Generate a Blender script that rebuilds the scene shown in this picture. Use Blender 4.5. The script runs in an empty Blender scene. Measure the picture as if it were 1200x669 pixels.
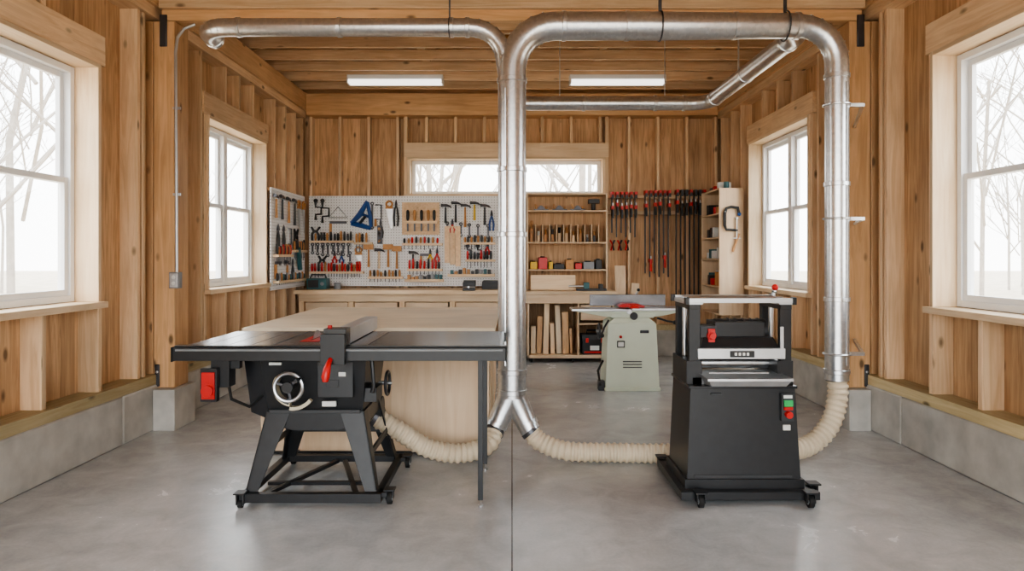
import bpy, math, random
from mathutils import Vector, Matrix, Euler
random.seed(7)
S=bpy.context.scene
# ---------------------------------------------------------------- materials
def nodes(name):
    m=bpy.data.materials.new(name); m.use_nodes=True
    nt=m.node_tree; b=nt.nodes['Principled BSDF']
    return m,nt,b
def N(nt,t,**k):
    n=nt.nodes.new(t)
    for a,v in k.items(): setattr(n,a,v)
    return n
def flat(name,c,rough=.5,metal=0,var=.12,scale=8,bump=0,emit=0,coat=0):
    m,nt,b=nodes(name); L=nt.links.new
    tc=N(nt,'ShaderNodeTexCoord'); no=N(nt,'ShaderNodeTexNoise')
    no.inputs['Scale'].default_value=scale; no.inputs['Detail'].default_value=5
    L(tc.outputs['Object'],no.inputs['Vector'])
    r=N(nt,'ShaderNodeValToRGB')
    r.color_ramp.elements[0].position=.3; r.color_ramp.elements[1].position=.7
    r.color_ramp.elements[0].color=tuple(x*(1-var) for x in c)+(1,)
    r.color_ramp.elements[1].color=tuple(min(1,x*(1+var)) for x in c)+(1,)
    L(no.outputs['Fac'],r.inputs['Fac']); L(r.outputs['Color'],b.inputs['Base Color'])
    b.inputs['Roughness'].default_value=rough; b.inputs['Metallic'].default_value=metal
    if coat: b.inputs['Coat Weight'].default_value=coat
    if bump:
        bp=N(nt,'ShaderNodeBump'); bp.inputs['Strength'].default_value=bump; bp.inputs['Distance'].default_value=.01
        L(no.outputs['Fac'],bp.inputs['Height']); L(bp.outputs['Normal'],b.inputs['Normal'])
    if emit:
        b.inputs['Emission Color'].default_value=c+(1,); b.inputs['Emission Strength'].default_value=emit
    return m
def wood(name,c1,c2,axis,knots=True,rough=.6,grain=1.0,isl=.22):
    m,nt,b=nodes(name); L=nt.links.new
    tc=N(nt,'ShaderNodeTexCoord'); geo=N(nt,'ShaderNodeNewGeometry')
    vm=N(nt,'ShaderNodeVectorMath',operation='SCALE'); 
    cmb=N(nt,'ShaderNodeCombineXYZ')
    for i in range(3): L(geo.outputs['Random Per Island'],cmb.inputs[i])
    L(cmb.outputs[0],vm.inputs[0]); vm.inputs['Scale'].default_value=13.7
    ad=N(nt,'ShaderNodeVectorMath',operation='ADD'); L(tc.outputs['Object'],ad.inputs[0]); L(vm.outputs[0],ad.inputs[1])
    mp=N(nt,'ShaderNodeMapping'); sc=[14*grain]*3; sc[axis]=.9*grain; mp.inputs['Scale'].default_value=sc
    L(ad.outputs[0],mp.inputs['Vector'])
    no=N(nt,'ShaderNodeTexNoise'); no.inputs['Scale'].default_value=1.6; no.inputs['Detail'].default_value=6; no.inputs['Distortion'].default_value=1.2; no.inputs['Roughness'].default_value=.6
    L(mp.outputs[0],no.inputs['Vector'])
    r=N(nt,'ShaderNodeValToRGB'); e=r.color_ramp.elements
    e[0].position=.34; e[0].color=c2+(1,); e[1].position=.62; e[1].color=c1+(1,)
    L(no.outputs['Fac'],r.inputs['Fac'])
    out=r.outputs['Color']
    n2=N(nt,'ShaderNodeTexNoise'); n2.inputs['Scale'].default_value=1.7; n2.inputs['Detail'].default_value=3; L(ad.outputs[0],n2.inputs['Vector'])
    mr=N(nt,'ShaderNodeMapRange'); mr.inputs[1].default_value=.3; mr.inputs[2].default_value=.7; mr.inputs[3].default_value=.86; mr.inputs[4].default_value=1.1
    L(n2.outputs['Fac'],mr.inputs[0])
    mr2=N(nt,'ShaderNodeMapRange'); mr2.inputs[3].default_value=1-isl; mr2.inputs[4].default_value=1+isl*.6
    L(geo.outputs['Random Per Island'],mr2.inputs[0])
    mu=N(nt,'ShaderNodeMath',operation='MULTIPLY'); L(mr.outputs[0],mu.inputs[0]); L(mr2.outputs[0],mu.inputs[1])
    hs=N(nt,'ShaderNodeHueSaturation'); L(mu.outputs[0],hs.inputs['Value']); L(out,hs.inputs['Color']); out=hs.outputs['Color']
    if knots:
        mp2=N(nt,'ShaderNodeMapping'); s2=[5.5]*3; s2[axis]=2.6; mp2.inputs['Scale'].default_value=s2; L(ad.outputs[0],mp2.inputs['Vector'])
        vo=N(nt,'ShaderNodeTexVoronoi'); vo.inputs['Scale'].default_value=1; L(mp2.outputs[0],vo.inputs['Vector'])
        kr=N(nt,'ShaderNodeValToRGB'); ke=kr.color_ramp.elements; ke[0].position=.06; ke[0].color=(1,1,1,1); ke[1].position=.14; ke[1].color=(0,0,0,1)
        L(vo.outputs['Distance'],kr.inputs['Fac'])
        mx=N(nt,'ShaderNodeMix',data_type='RGBA'); L(kr.outputs['Color'],mx.inputs[0]); L(out,mx.inputs[6]); mx.inputs[7].default_value=tuple(x*.36 for x in c2)+(1,)
        out=mx.outputs[2]
    L(out,b.inputs['Base Color']); b.inputs['Roughness'].default_value=rough
    bp=N(nt,'ShaderNodeBump'); bp.inputs['Strength'].default_value=.15; bp.inputs['Distance'].default_value=.005
    L(no.outputs['Fac'],bp.inputs['Height']); L(bp.outputs['Normal'],b.inputs['Normal'])
    return m
PLYA=(.76,.50,.285); PLYB=(.50,.29,.145)
FIRA=(.84,.61,.39); FIRB=(.68,.45,.26)
PLY=[wood('plywood_%d'%i,PLYA,PLYB,i) for i in range(3)]
FIR=[wood('fir_%d'%i,FIRA,FIRB,i) for i in range(3)]
LIGHT=[wood('pine_light_%d'%i,(.84,.65,.44),(.74,.53,.33),i,knots=False) for i in range(3)]
BIRCH=[wood('birch_ply_%d'%i,(.82,.69,.51),(.74,.59,.41),i,knots=False,isl=.06) for i in range(3)]
CAB=[wood('cabinet_ply_%d'%i,(.76,.58,.40),(.66,.47,.30),i,knots=False,grain=.5,isl=.08) for i in range(3)]
TREAT=wood('treated_sill',(.60,.50,.30),(.48,.38,.20),1)
POST=wood('post_timber',(.66,.41,.22),(.52,.30,.14),2)
BEAM=wood('beam_timber',(.74,.47,.25),(.60,.35,.17),0)
BEAMY=wood('beam_timber_y',(.76,.50,.28),(.64,.39,.20),1)
CONC=flat('concrete_curb',(.50,.48,.44),.9,0,.2,5,.5)
WHITE=flat('white_vinyl',(.82,.82,.82),.4,0,.02)
BLACK=flat('black_enamel',(.018,.019,.021),.38,0,.15,20)
BLACKG=flat('black_gloss',(.016,.017,.020),.25,0,.1,20)
RUB=flat('black_rubber',(.012,.012,.012),.75,0,.1)
DGREY=flat('dark_grey_plastic',(.045,.047,.05),.5)
GREY=flat('grey_paint',(.25,.26,.27),.5)
STEEL=flat('steel',(.62,.63,.64),.32,1,.12,12)
CAST=flat('cast_iron_machined',(.22,.22,.23),.26,.8,.15,6)
ALU=flat('aluminium',(.60,.61,.62),.42,.85,.06,10)
DSTEEL=flat('dark_steel',(.10,.10,.11),.4,.7)
RED=flat('red_plastic',(.55,.018,.015),.35,0,.08)
BLUE=flat('blue_plastic',(.02,.08,.28),.4)
YEL=flat('yellow_plastic',(.72,.45,.03),.4)
TEAL=flat('teal_plastic',(.03,.12,.13),.4)
GREEN=flat('green_button',(.03,.45,.12),.4)
SAGE=flat('pale_green_enamel',(.66,.71,.58),.42,0,.03)
LABEL=flat('label_white',(.75,.75,.72),.5,0,.03)
CREAM=flat('cream_gauge',(.62,.56,.42),.5)
HOSE=flat('hose_cream',(.66,.55,.40),.5,0,.06,10)
ORG=flat('handle_wood',(.50,.24,.08),.45,0,.2,20)
TREE=flat('bark_pale',(.40,.36,.32),.9)
LAMP=flat('lamp_diffuser',(.95,.93,.88),.5,0,.0,emit=.8)
def galv():
    m,nt,b=nodes('galvanised_steel'); L=nt.links.new
    tc=N(nt,'ShaderNodeTexCoord'); vo=N(nt,'ShaderNodeTexVoronoi'); vo.inputs['Scale'].default_value=45; L(tc.outputs['Object'],vo.inputs['Vector'])
    r=N(nt,'ShaderNodeValToRGB'); r.color_ramp.elements[0].color=(.60,.62,.64,1); r.color_ramp.elements[1].color=(.76,.77,.78,1)
    L(vo.outputs['Color'],r.inputs['Fac']); L(r.outputs['Color'],b.inputs['Base Color'])
    b.inputs['Metallic'].default_value=.93; b.inputs['Roughness'].default_value=.3
    n=N(nt,'ShaderNodeTexNoise'); n.inputs['Scale'].default_value=5; n.inputs['Detail'].default_value=1; L(tc.outputs['Object'],n.inputs['Vector'])
    bp=N(nt,'ShaderNodeBump'); bp.inputs['Strength'].default_value=.12; bp.inputs['Distance'].default_value=.02; L(n.outputs['Fac'],bp.inputs['Height']); L(bp.outputs['Normal'],b.inputs['Normal'])
    return m
GALV=galv()
def floor_mat():
    m,nt,b=nodes('polished_concrete'); L=nt.links.new
    tc=N(nt,'ShaderNodeTexCoord')
    n=N(nt,'ShaderNodeTexNoise'); n.inputs['Scale'].default_value=.9; n.inputs['Detail'].default_value=6; n.inputs['Roughness'].default_value=.55
    L(tc.outputs['Object'],n.inputs['Vector'])
    nb=N(nt,'ShaderNodeTexNoise'); nb.inputs['Scale'].default_value=5; nb.inputs['Detail'].default_value=7; nb.inputs['Roughness'].default_value=.65; nb.inputs['Distortion'].default_value=.6
    L(tc.outputs['Object'],nb.inputs['Vector'])
    av=N(nt,'ShaderNodeMix'); av.inputs[0].default_value=.45; L(n.outputs['Fac'],av.inputs[2]); L(nb.outputs['Fac'],av.inputs[3])
    r=N(nt,'ShaderNodeValToRGB'); e=r.color_ramp.elements
    e[0].position=.30; e[0].color=(.34,.352,.358,1); e[1].position=.70; e[1].color=(.66,.67,.67,1)
    L(av.outputs[0],r.inputs['Fac'])
    n3=N(nt,'ShaderNodeTexNoise'); n3.inputs['Scale'].default_value=60; n3.inputs['Detail'].default_value=4; L(tc.outputs['Object'],n3.inputs['Vector'])
    mr=N(nt,'ShaderNodeMapRange'); mr.inputs[3].default_value=.9; mr.inputs[4].default_value=1.1; L(n3.outputs['Fac'],mr.inputs[0])
    hs=N(nt,'ShaderNodeHueSaturation'); L(mr.outputs[0],hs.inputs['Value']); L(r.outputs['Color'],hs.inputs['Color'])
    sx=N(nt,'ShaderNodeSeparateXYZ'); L(tc.outputs['Object'],sx.inputs[0])
    ab=N(nt,'ShaderNodeMath',operation='ABSOLUTE'); L(sx.outputs['X'],ab.inputs[0])
    lt=N(nt,'ShaderNodeMath',operation='LESS_THAN'); L(ab.outputs[0],lt.inputs[0]); lt.inputs[1].default_value=.0035
    mx=N(nt,'ShaderNodeMix',data_type='RGBA'); L(lt.outputs[0],mx.inputs[0]); L(hs.outputs['Color'],mx.inputs[6]); mx.inputs[7].default_value=(.05,.05,.05,1)
    L(mx.outputs[2],b.inputs['Base Color'])
    r2=N(nt,'ShaderNodeMapRange'); r2.inputs[1].default_value=.3; r2.inputs[2].default_value=.7; r2.inputs[3].default_value=.18; r2.inputs[4].default_value=.30
    L(av.outputs[0],r2.inputs[0]); L(r2.outputs[0],b.inputs['Roughness'])
    return m
FLOOR=floor_mat()
def peg():
    m,nt,b=nodes('pegboard_white'); L=nt.links.new
    tc=N(nt,'ShaderNodeTexCoord')
    s=N(nt,'ShaderNodeVectorMath',operation='SCALE'); s.inputs['Scale'].default_value=1/.038; L(tc.outputs['Object'],s.inputs[0])
    f=N(nt,'ShaderNodeVectorMath',operation='FRACTION'); L(s.outputs[0],f.inputs[0])
    sb=N(nt,'ShaderNodeVectorMath',operation='SUBTRACT'); L(f.outputs[0],sb.inputs[0]); sb.inputs[1].default_value=(.5,.5,.5)
    sp=N(nt,'ShaderNodeSeparateXYZ'); L(sb.outputs[0],sp.inputs[0])
    ge=N(nt,'ShaderNodeNewGeometry'); gs=N(nt,'ShaderNodeSeparateXYZ'); L(ge.outputs['Normal'],gs.inputs[0])
    ax=N(nt,'ShaderNodeMath',operation='ABSOLUTE'); L(gs.outputs['X'],ax.inputs[0])
    mxx=N(nt,'ShaderNodeMix'); L(ax.outputs[0],mxx.inputs[0]); L(sp.outputs['X'],mxx.inputs[2]); L(sp.outputs['Y'],mxx.inputs[3])
    c=N(nt,'ShaderNodeCombineXYZ'); L(mxx.outputs[0],c.inputs[0]); L(sp.outputs['Z'],c.inputs[1])
    ln=N(nt,'ShaderNodeVectorMath',operation='LENGTH'); L(c.outputs[0],ln.inputs[0])
    lt=N(nt,'ShaderNodeMath',operation='LESS_THAN'); L(ln.outputs['Value'],lt.inputs[0]); lt.inputs[1].default_value=.14
    mx=N(nt,'ShaderNodeMix',data_type='RGBA'); L(lt.outputs[0],mx.inputs[0]); mx.inputs[6].default_value=(.88,.88,.87,1); mx.inputs[7].default_value=(.14,.12,.10,1)
    L(mx.outputs[2],b.inputs['Base Color']); b.inputs['Roughness'].default_value=.55
    return m
PEG=peg()
def glass():
    m=bpy.data.materials.new('window_glass'); m.use_nodes=True; nt=m.node_tree; nt.nodes.clear(); L=nt.links.new
    o=N(nt,'ShaderNodeOutputMaterial'); t=N(nt,'ShaderNodeBsdfTransparent'); g=N(nt,'ShaderNodeBsdfGlossy'); g.inputs['Roughness'].default_value=.02
    mx=N(nt,'ShaderNodeMixShader'); mx.inputs[0].default_value=.04; L(t.outputs[0],mx.inputs[1]); L(g.outputs[0],mx.inputs[2]); L(mx.outputs[0],o.inputs[0]); return m
GLASS=glass()
# ---------------------------------------------------------------- mesh builder
class MB:
    def __init__(s,name,M=None):
        s.name=name; s.v=[]; s.f=[]; s.fm=[]; s.mats=[]; s.M=M
    def mi(s,m):
        if m not in s.mats: s.mats.append(m)
        return s.mats.index(m)
    def add(s,vs,fs,m):
        o=len(s.v); k=s.mi(m)
        for p in vs:
            p=Vector(p); s.v.append(s.M@p if s.M else p)
        for f in fs: s.f.append([o+i for i in f]); s.fm.append(k)
    def hexa(s,b4,t4,m):
        s.add(list(b4)+list(t4),[(3,2,1,0),(4,5,6,7),(0,1,5,4),(1,2,6,5),(2,3,7,6),(3,0,4,7)],m)
    def box(s,x0,x1,y0,y1,z0,z1,m):
        if x0>x1:x0,x1=x1,x0
        if y0>y1:y0,y1=y1,y0
        s.hexa([(x0,y0,z0),(x1,y0,z0),(x1,y1,z0),(x0,y1,z0)],[(x0,y0,z1),(x1,y0,z1),(x1,y1,z1),(x0,y1,z1)],m)
    def taper(s,b,zb,t,zt,m):
        s.hexa([(b[0],b[2],zb),(b[1],b[2],zb),(b[1],b[3],zb),(b[0],b[3],zb)],[(t[0],t[2],zt),(t[1],t[2],zt),(t[1],t[3],zt),(t[0],t[3],zt)],m)
    def obox(s,c,size,rot,m):
        R=Euler(rot).to_matrix(); c=Vector(c); h=[x/2 for x in size]
        q=[(-1,-1),(1,-1),(1,1),(-1,1)]
        s.hexa([c+R@Vector((a*h[0],b*h[1],-h[2])) for a,b in q],[c+R@Vector((a*h[0],b*h[1],h[2])) for a,b in q],m)
    def beam(s,p0,p1,w,d,m,up=(0,0,1)):
        p0=Vector(p0);p1=Vector(p1);t=(p1-p0).normalized();a=t.cross(Vector(up)).normalized();b=a.cross(t)
        f=lambda p:[p-a*w/2-b*d/2,p+a*w/2-b*d/2,p+a*w/2+b*d/2,p-a*w/2+b*d/2]
        s.hexa(f(p0),f(p1),m)
    def tube(s,pts,rad,m,n=12,closed=False,caps=True):
        pts=[Vector(p) for p in pts]; k=len(pts)
        if not isinstance(rad,(list,tuple)): rad=[rad]*k
        T=[]
        for i in range(k):
            a=pts[i-1] if (i>0 or closed) else pts[i]; b=pts[(i+1)%k] if (i<k-1 or closed) else pts[i]
            d=(b-a); T.append(d.normalized() if d.length>1e-9 else (T[-1] if T else Vector((0,0,1))))
        u=T[0].orthogonal().normalized(); vs=[]
        for i in range(k):
            u=(u-T[i]*u.dot(T[i]))
            u=u.normalized() if u.length>1e-6 else T[i].orthogonal().normalized()
            w=T[i].cross(u)
            for j in range(n):
                a=2*math.pi*j/n; vs.append(pts[i]+(u*math.cos(a)+w*math.sin(a))*rad[i])
        fs=[]
        for i in range(k if closed else k-1):
            i2=(i+1)%k
            for j in range(n):
                j2=(j+1)%n; fs.append((i*n+j,i*n+j2,i2*n+j2,i2*n+j))
        if caps and not closed:
            fs.append(tuple(range(n-1,-1,-1))); fs.append(tuple((k-1)*n+j for j in range(n)))
        s.add(vs,fs,m)
    def cyl(s,p0,p1,r,m,n=16,r1=None): s.tube([p0,p1],[r,r if r1 is None else r1],m,n)
    def ball(s,c,r,m,n=12,sx=1):
        c=Vector(c); pts=[];rr=[]
        for i in range(9):
            a=math.pi*i/8; pts.append(c+Vector((0,0,-r*math.cos(a)))); rr.append(max(r*math.sin(a)*sx,1e-4))
        s.tube(pts,rr,m,n)
    def ring(s,c,R,r,m,axis=1,n=24,a0=0,a1=360):
        c=Vector(c); full=abs(a1-a0)>=360; k=n if full else n+1; pts=[]
        for i in range(k):
            a=math.radians(a0+(a1-a0)*i/n); q=[math.cos(a)*R,math.sin(a)*R]
            p=[0,0,0]; ax=[x for x in range(3) if x!=axis]; p[ax[0]]=q[0]; p[ax[1]]=q[1]; pts.append(c+Vector(p))
        s.tube(pts,r,m,8,closed=full)
    def prism(s,poly,y0,y1,m):
        k=len(poly); s.add([(p[0],y0,p[1]) for p in poly]+[(p[0],y1,p[1]) for p in poly],
          [tuple(range(k)),tuple(range(2*k-1,k-1,-1))]+[(i,k+i,k+(i+1)%k,(i+1)%k) for i in range(k)],m)
    def done(s,bevel=0,origin=None):
        me=bpy.data.meshes.new(s.name)
        if origin is None:
            xs=[p.x for p in s.v];ys=[p.y for p in s.v];zs=[p.z for p in s.v]
            origin=((min(xs)+max(xs))/2,(min(ys)+max(ys))/2,min(zs))
        o=Vector(origin)
        me.from_pydata([p-o for p in s.v],[],s.f)
        for m in s.mats: me.materials.append(m)
        me.polygons.foreach_set('material_index',s.fm)
        me.polygons.foreach_set('use_smooth',[True]*len(s.f))
        import bmesh
        bm=bmesh.new(); bm.from_mesh(me); bmesh.ops.recalc_face_normals(bm,faces=bm.faces); bm.to_mesh(me); bm.free()
        me.set_sharp_from_angle(angle=math.radians(38))
        ob=bpy.data.objects.new(s.name,me); S.collection.objects.link(ob); ob.location=o
        if bevel>0:
            b=ob.modifiers.new('bevel','BEVEL'); b.width=bevel; b.segments=2; b.limit_method='ANGLE'; b.angle_limit=math.radians(60)
        return ob
def arc(c,u,w,R,a0,a1,n=8):
    c=Vector(c);u=Vector(u);w=Vector(w)
    return [c+u*math.cos(math.radians(a0+(a1-a0)*i/n))*R+w*math.sin(math.radians(a0+(a1-a0)*i/n))*R for i in range(n+1)]
def spline(pts,n=12):
    P=[Vector(p) for p in pts]; P=[P[0]*2-P[1]]+P+[P[-1]*2-P[-2]]; out=[]
    for i in range(1,len(P)-2):
        for k in range(n):
            t=k/n; a,b,c,d=P[i-1],P[i],P[i+1],P[i+2]
            out.append(.5*((2*b)+(c-a)*t+(2*a-5*b+4*c-d)*t*t+(3*b-a-3*c+d)*t**3))
    out.append(P[-2]); return out
Z0=(0,0,0)
# ---------------------------------------------------------------- room shell
YB=9.74; YF=-2.2
f=MB('floor'); f.box(-3.2,3.2,YF,YB+.1,-.12,0,FLOOR); f.done(origin=Z0)
g=MB('ground'); g.box(-60,60,-60,70,-.4,-.125,flat('leaf_litter',(.50,.42,.32),.95,0,.2,2)); g.done(origin=Z0)

def side_wall(name,s,wins,studs):
    w=MB(name)
    X=lambda x:s*x
    edges=sorted(set([YF,YB+.08]+[a for q in wins for a in q[:2]]))
    def panels(y0,y1,z0,z1):
        y=y0
        while y<y1-1e-6:
            e=min(y1,y+1.22)
            if y1-e<.15: e=y1
            w.box(X(3.06),X(3.16),y,e,z0,z1,PLY[2]); y=e
    for a,b in zip(edges[:-1],edges[1:]):
        q=[q for q in wins if abs(q[0]-a)<1e-6]
        if q:
            q=q[0]; panels(a,b,.36,q[2]); panels(a,b,q[3],3.75)
        else: panels(a,b,.36,3.75)
    for y in studs:
        q=[q for q in wins if q[0]-.01<y<q[1]]
        if q:
            q=q[0]; w.box(X(2.92),X(3.06),y,y+.04,.44,q[2]-.045,FIR[2]); w.box(X(2.92),X(3.06),y,y+.04,q[3]+.24,3.33,FIR[2])
        else: w.box(X(2.92),X(3.06),y,y+.04,.44,3.33,FIR[2])
    for q in wins:
        y0,y1,z0,z1=q
        w.box(X(2.905),X(3.06),y0-.1,y1+.1,z1+.03,z1+.24,FIR[1])
        w.box(X(2.915),X(3.06),y0-.075,y0-.03,.44,z1+.03,FIR[2]); w.box(X(2.915),X(3.06),y1+.03,y1+.075,.44,z1+.03,FIR[2])
        w.box(X(2.895),X(3.15),y0-.03,y0,z0,z1+.03,LIGHT[2]); w.box(X(2.895),X(3.15),y1,y1+.03,z0,z1+.03,LIGHT[2])
        w.box(X(2.895),X(3.15),y0,y1,z1,z1+.03,LIGHT[1]); w.box(X(2.86),X(3.15),y0-.06,y1+.06,z0-.045,z0,LIGHT[1])
    w.box(X(2.885),X(3.06),YF,YB-.14,.36,.44,TREAT)
    w.box(X(2.89),X(3.06),YF,YB-.14,3.33,3.42,FIR[1]); w.box(X(2.86),X(3.06),YF,YB-.14,3.421,3.66,BEAMY)
    w.done(origin=Z0,bevel=.003)
WL=[(3.4,4.78,1.08,2.72),(6.54,8.05,1.08,2.72)]
WR=[(3.4,4.70,1.05,2.78),(6.7,8.35,1.04,2.76)]
near=[-1.6,-1,-.4,.2,.8,1.4,2.0,2.6,3.2,3.7,4.24,5.32,5.40]
side_wall('wall_left',-1,WL,near+[6.0,6.4,6.95,7.3,7.7,8.4,8.8,9.2,9.52])
side_wall('wall_right',1,WR,near+[6.0,6.5,7.1,7.5,7.95,8.7,9.1,9.52])
w=MB('wall_back'); BWIN=(-1.43,1.27,2.27,2.76)
def bp(x0,x1,z0,z1):
    x=x0
    while x<x1-1e-6:
        e=min(x1,x+1.0); w.box(x,e,YB,YB+.1,z0,z1,PLY[2]); x=e
bp(-3.16,-1.43,.36,3.7); bp(1.27,3.16,.36,3.7); bp(-1.43,1.27,.36,2.27); bp(-1.43,1.27,2.76,3.7)
x=-2.85
while x<2.9:
    if BWIN[0]-.03<x<BWIN[1]: w.box(x,x+.04,9.6,YB,.44,2.2,FIR[2]); w.box(x,x+.04,9.6,YB,3.0,3.36,FIR[2])
    else: w.box(x,x+.04,9.6,YB,.44,3.36,FIR[2])
    x+=.407
w.box(BWIN[0]-.09,BWIN[0]-.04,9.595,YB,.44,3.36,FIR[2]); w.box(BWIN[1]+.04,BWIN[1]+.09,9.595,YB,.44,3.36,FIR[2])
w.box(-1.52,1.36,9.585,YB,2.79,2.99,LIGHT[0]); w.box(-1.47,1.31,9.57,YB+.08,2.76,2.79,LIGHT[0]); w.box(-1.52,1.36,9.56,YB+.08,2.235,2.27,LIGHT[0])
w.box(-1.47,-1.43,9.58,YB+.08,2.27,2.76,LIGHT[2]); w.box(1.27,1.31,9.58,YB+.08,2.27,2.76,LIGHT[2])
w.box(-2.92,2.92,9.58,YB,.36,.44,TREAT)
w.box(-2.86,2.86,9.48,YB,3.36,3.66,BEAM)
w.prism([(-3.3,3.7),(3.3,3.7),(3.3,3.86),(0,4.80),(-3.3,3.86)],YB,YB+.1,PLY[0])
w.done(origin=Z0,bevel=.003)
for s,nm in((-1,'baseboard_left'),(1,'baseboard_right')):
    c=MB(nm); y=YF
    while y<9.5:
        e=min(YB-.17,y+2.42); c.box(s*2.88,s*3.18,y,e-.006,0,.36,CONC); y=e
        if e>=YB-.18: break
    c.done(origin=Z0,bevel=.012)
c=MB('baseboard_back'); c.box(-3.18,3.18,YB-.17,YB+.1,0,.36,CONC); c.done(origin=Z0,bevel=.01)
for s in(-1,1):
    c=MB('timber_post')
    c.box(s*2.74,s*2.915,5.55,5.78,.33,3.31,POST); c.box(s*2.921,s*3.055,5.55,5.78,.44,3.31,POST)
    c.box(s*2.70,s*2.875,5.46,5.82,0,.33,CONC)
    c.box(s*2.86,s*2.90,5.535,5.548,.34,.52,DSTEEL); c.cyl((s*2.88,5.53,.46),(s*2.88,5.55,.46),.012,STEEL,8)
    c.box(s*2.80,s*2.86,5.535,5.549,3.10,3.36,DSTEEL)
    c.done(bevel=.006)
c=MB('ceiling_beam'); c.box(-2.85,2.85,5.55,5.78,3.312,3.66,BEAM); c.box(-2.85,2.85,5.5,5.549,3.40,3.66,FIR[0]); c.done(bevel=.006)
c=MB('ceiling')
y=-1.8
while y<9.4:
    if not 5.3<y<5.85: c.box(-3.05,3.05,y,y+.045,3.665,3.775,FIR[0])
    y+=.46
y=-1.9
while y<9.6:
    for s in(-1,1): c.beam((s*3.1,y,3.80),(s*.02,y,4.62),.045,.15,FIR[0])
    y+=.61
for s in(-1,1):
    y=YF
    while y<9.8:
        c.hexa([(s*3.35,y,3.80),(s*3.35,y+1.21,3.80),(0,y+1.21,4.74),(0,y,4.74)],[(s*3.35,y,3.9),(s*3.35,y+1.22,3.9),(0,y+1.22,4.84),(0,y,4.84)],PLY[0]); y+=1.22
c.box(-.02,.02,YF,9.7,4.45,4.72,FIR[1])
for s in (-1,1):
    c.box(s*1.0,s*1.09,-2,9.6,3.777,3.815,FIR[1]); c.box(s*3.06,s*3.16,YF,YB+.1,3.66,3.88,FIR[1])
    for k in range(5): c.beam((s*.3,6.0+k*.75,3.85),(s*1.9,6.35+k*.75,3.95),.04,.09,FIR[0])
c.done(origin=Z0,bevel=.003)
w=MB('wall_front'); w.box(-3.16,3.16,YF-.12,YF,3.2,3.75,PLY[2]); w.prism([(-3.3,3.75),(3.3,3.75),(3.3,3.86),(0,4.80),(-3.3,3.86)],YF-.12,YF,PLY[0])
w.box(-3.16,-2.85,YF-.12,YF,-.12,3.2,PLY[2]); w.box(2.85,3.16,YF-.12,YF,-.12,3.2,PLY[2]); w.done(origin=Z0)
def side_window(name,s,q,units):
    w=MB(name); y0,y1,z0,z1=q; X=lambda x:s*x
    y0+=.004;y1-=.004;z0+=.003;z1-=.004
    t=.045; wu=(y1-y0)/units
    for k in range(units):
        a=y0+k*wu;b=a+wu
        w.box(X(3.06),X(3.15),a,a+t,z0,z1,WHITE); w.box(X(3.06),X(3.15),b-t,b,z0,z1,WHITE)
        w.box(X(3.06),X(3.15),a+t,b-t,z0,z0+t,WHITE); w.box(X(3.06),X(3.15),a+t,b-t,z1-t,z1,WHITE)
        zm=z0+(z1-z0)*.515; r=.04
        for (za,zb,xa,xb) in((z0+t,zm+.02,3.075,3.105),(zm-.02,z1-t,3.107,3.14)):
            w.box(X(xa),X(xb),a+t,a+t+r,za,zb,WHITE); w.box(X(xa),X(xb),b-t-r,b-t,za,zb,WHITE)
            w.box(X(xa),X(xb),a+t+r,b-t-r,za,za+r,WHITE); w.box(X(xa),X(xb),a+t+r,b-t-r,zb-r,zb,WHITE)
            w.box(X((xa+xb)/2-.002),X((xa+xb)/2+.002),a+t+r,b-t-r,za+r,zb-r,GLASS)
        w.box(X(3.06),X(3.075),(a+b)/2-.03,(a+b)/2+.03,zm+.0,zm+.02,WHITE)
    w.done(bevel=.003)
side_window('window_1',-1,WL[0],1); side_window('window_2',-1,WL[1],2)
side_window('window_3',1,WR[0],1); side_window('window_4',1,WR[1],2)
w=MB('window_5')
for a,b in((-1.426,-.082),(-.078,1.266)):
    z0,z1=2.273,2.757;t=.05
    w.box(a,a+t,9.74,9.81,z0,z1,WHITE);w.box(b-t,b,9.74,9.81,z0,z1,WHITE);w.box(a+t,b-t,9.74,9.81,z0,z0+t,WHITE);w.box(a+t,b-t,9.74,9.81,z1-t,z1,WHITE)
    w.box(a+t,b-t,9.77,9.774,z0+t,z1-t,GLASS)
w.done(bevel=.003)
# ---------------------------------------------------------------- duct work
d=MB('dust_collection_duct')
PY=4.75; R=.097; r=.062
d.tube([(0,PY,.42),(0,PY,2.62)],R,GALV,32,caps=False)
d.tube([(0,PY,2.60)]+arc((.30,PY,2.70),(-1,0,0),(0,0,1),.30,0,90,7)+[(1.0,PY,3.0),(2.0,PY,3.0)],[R]*10+[.085],GALV,32,caps=False)
el=[Vector((2.0,PY,3.0))]+[Vector((2.0+.26*math.sin(a),PY,2.74+.26*math.cos(a))) for a in [math.pi/2*i/7 for i in range(1,8)]]+[Vector((2.26,PY,.54))]
d.tube(el,.079,GALV,28,caps=False)
def collar(p,ax,rr,L=.03):
    p=Vector(p);ax=Vector(ax)
    d.tube([p-ax*L,p-ax*L*.8,p+ax*L*.8,p+ax*L],[rr,rr+.006,rr+.006,rr],GALV,32)
for z in(.46,.60,1.55,2.0,2.62): collar((0,PY,z),(0,0,1),R+.001,.018)
for x,q in((.36,R),(.8,R),(1.55,.09),(1.98,.088)): collar((x,PY,3.0),(1,0,0),q,.016)
for z in(2.65,1.9,1.1,.60): collar((2.26,PY,z),(0,0,1),.08,.016)
def seam(c,pdir,rr):
    c=Vector(c);t=Vector(pdir).normalized(); d.tube([c-t*.004,c+t*.004],[rr,rr],GALV,32,caps=False)
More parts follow.
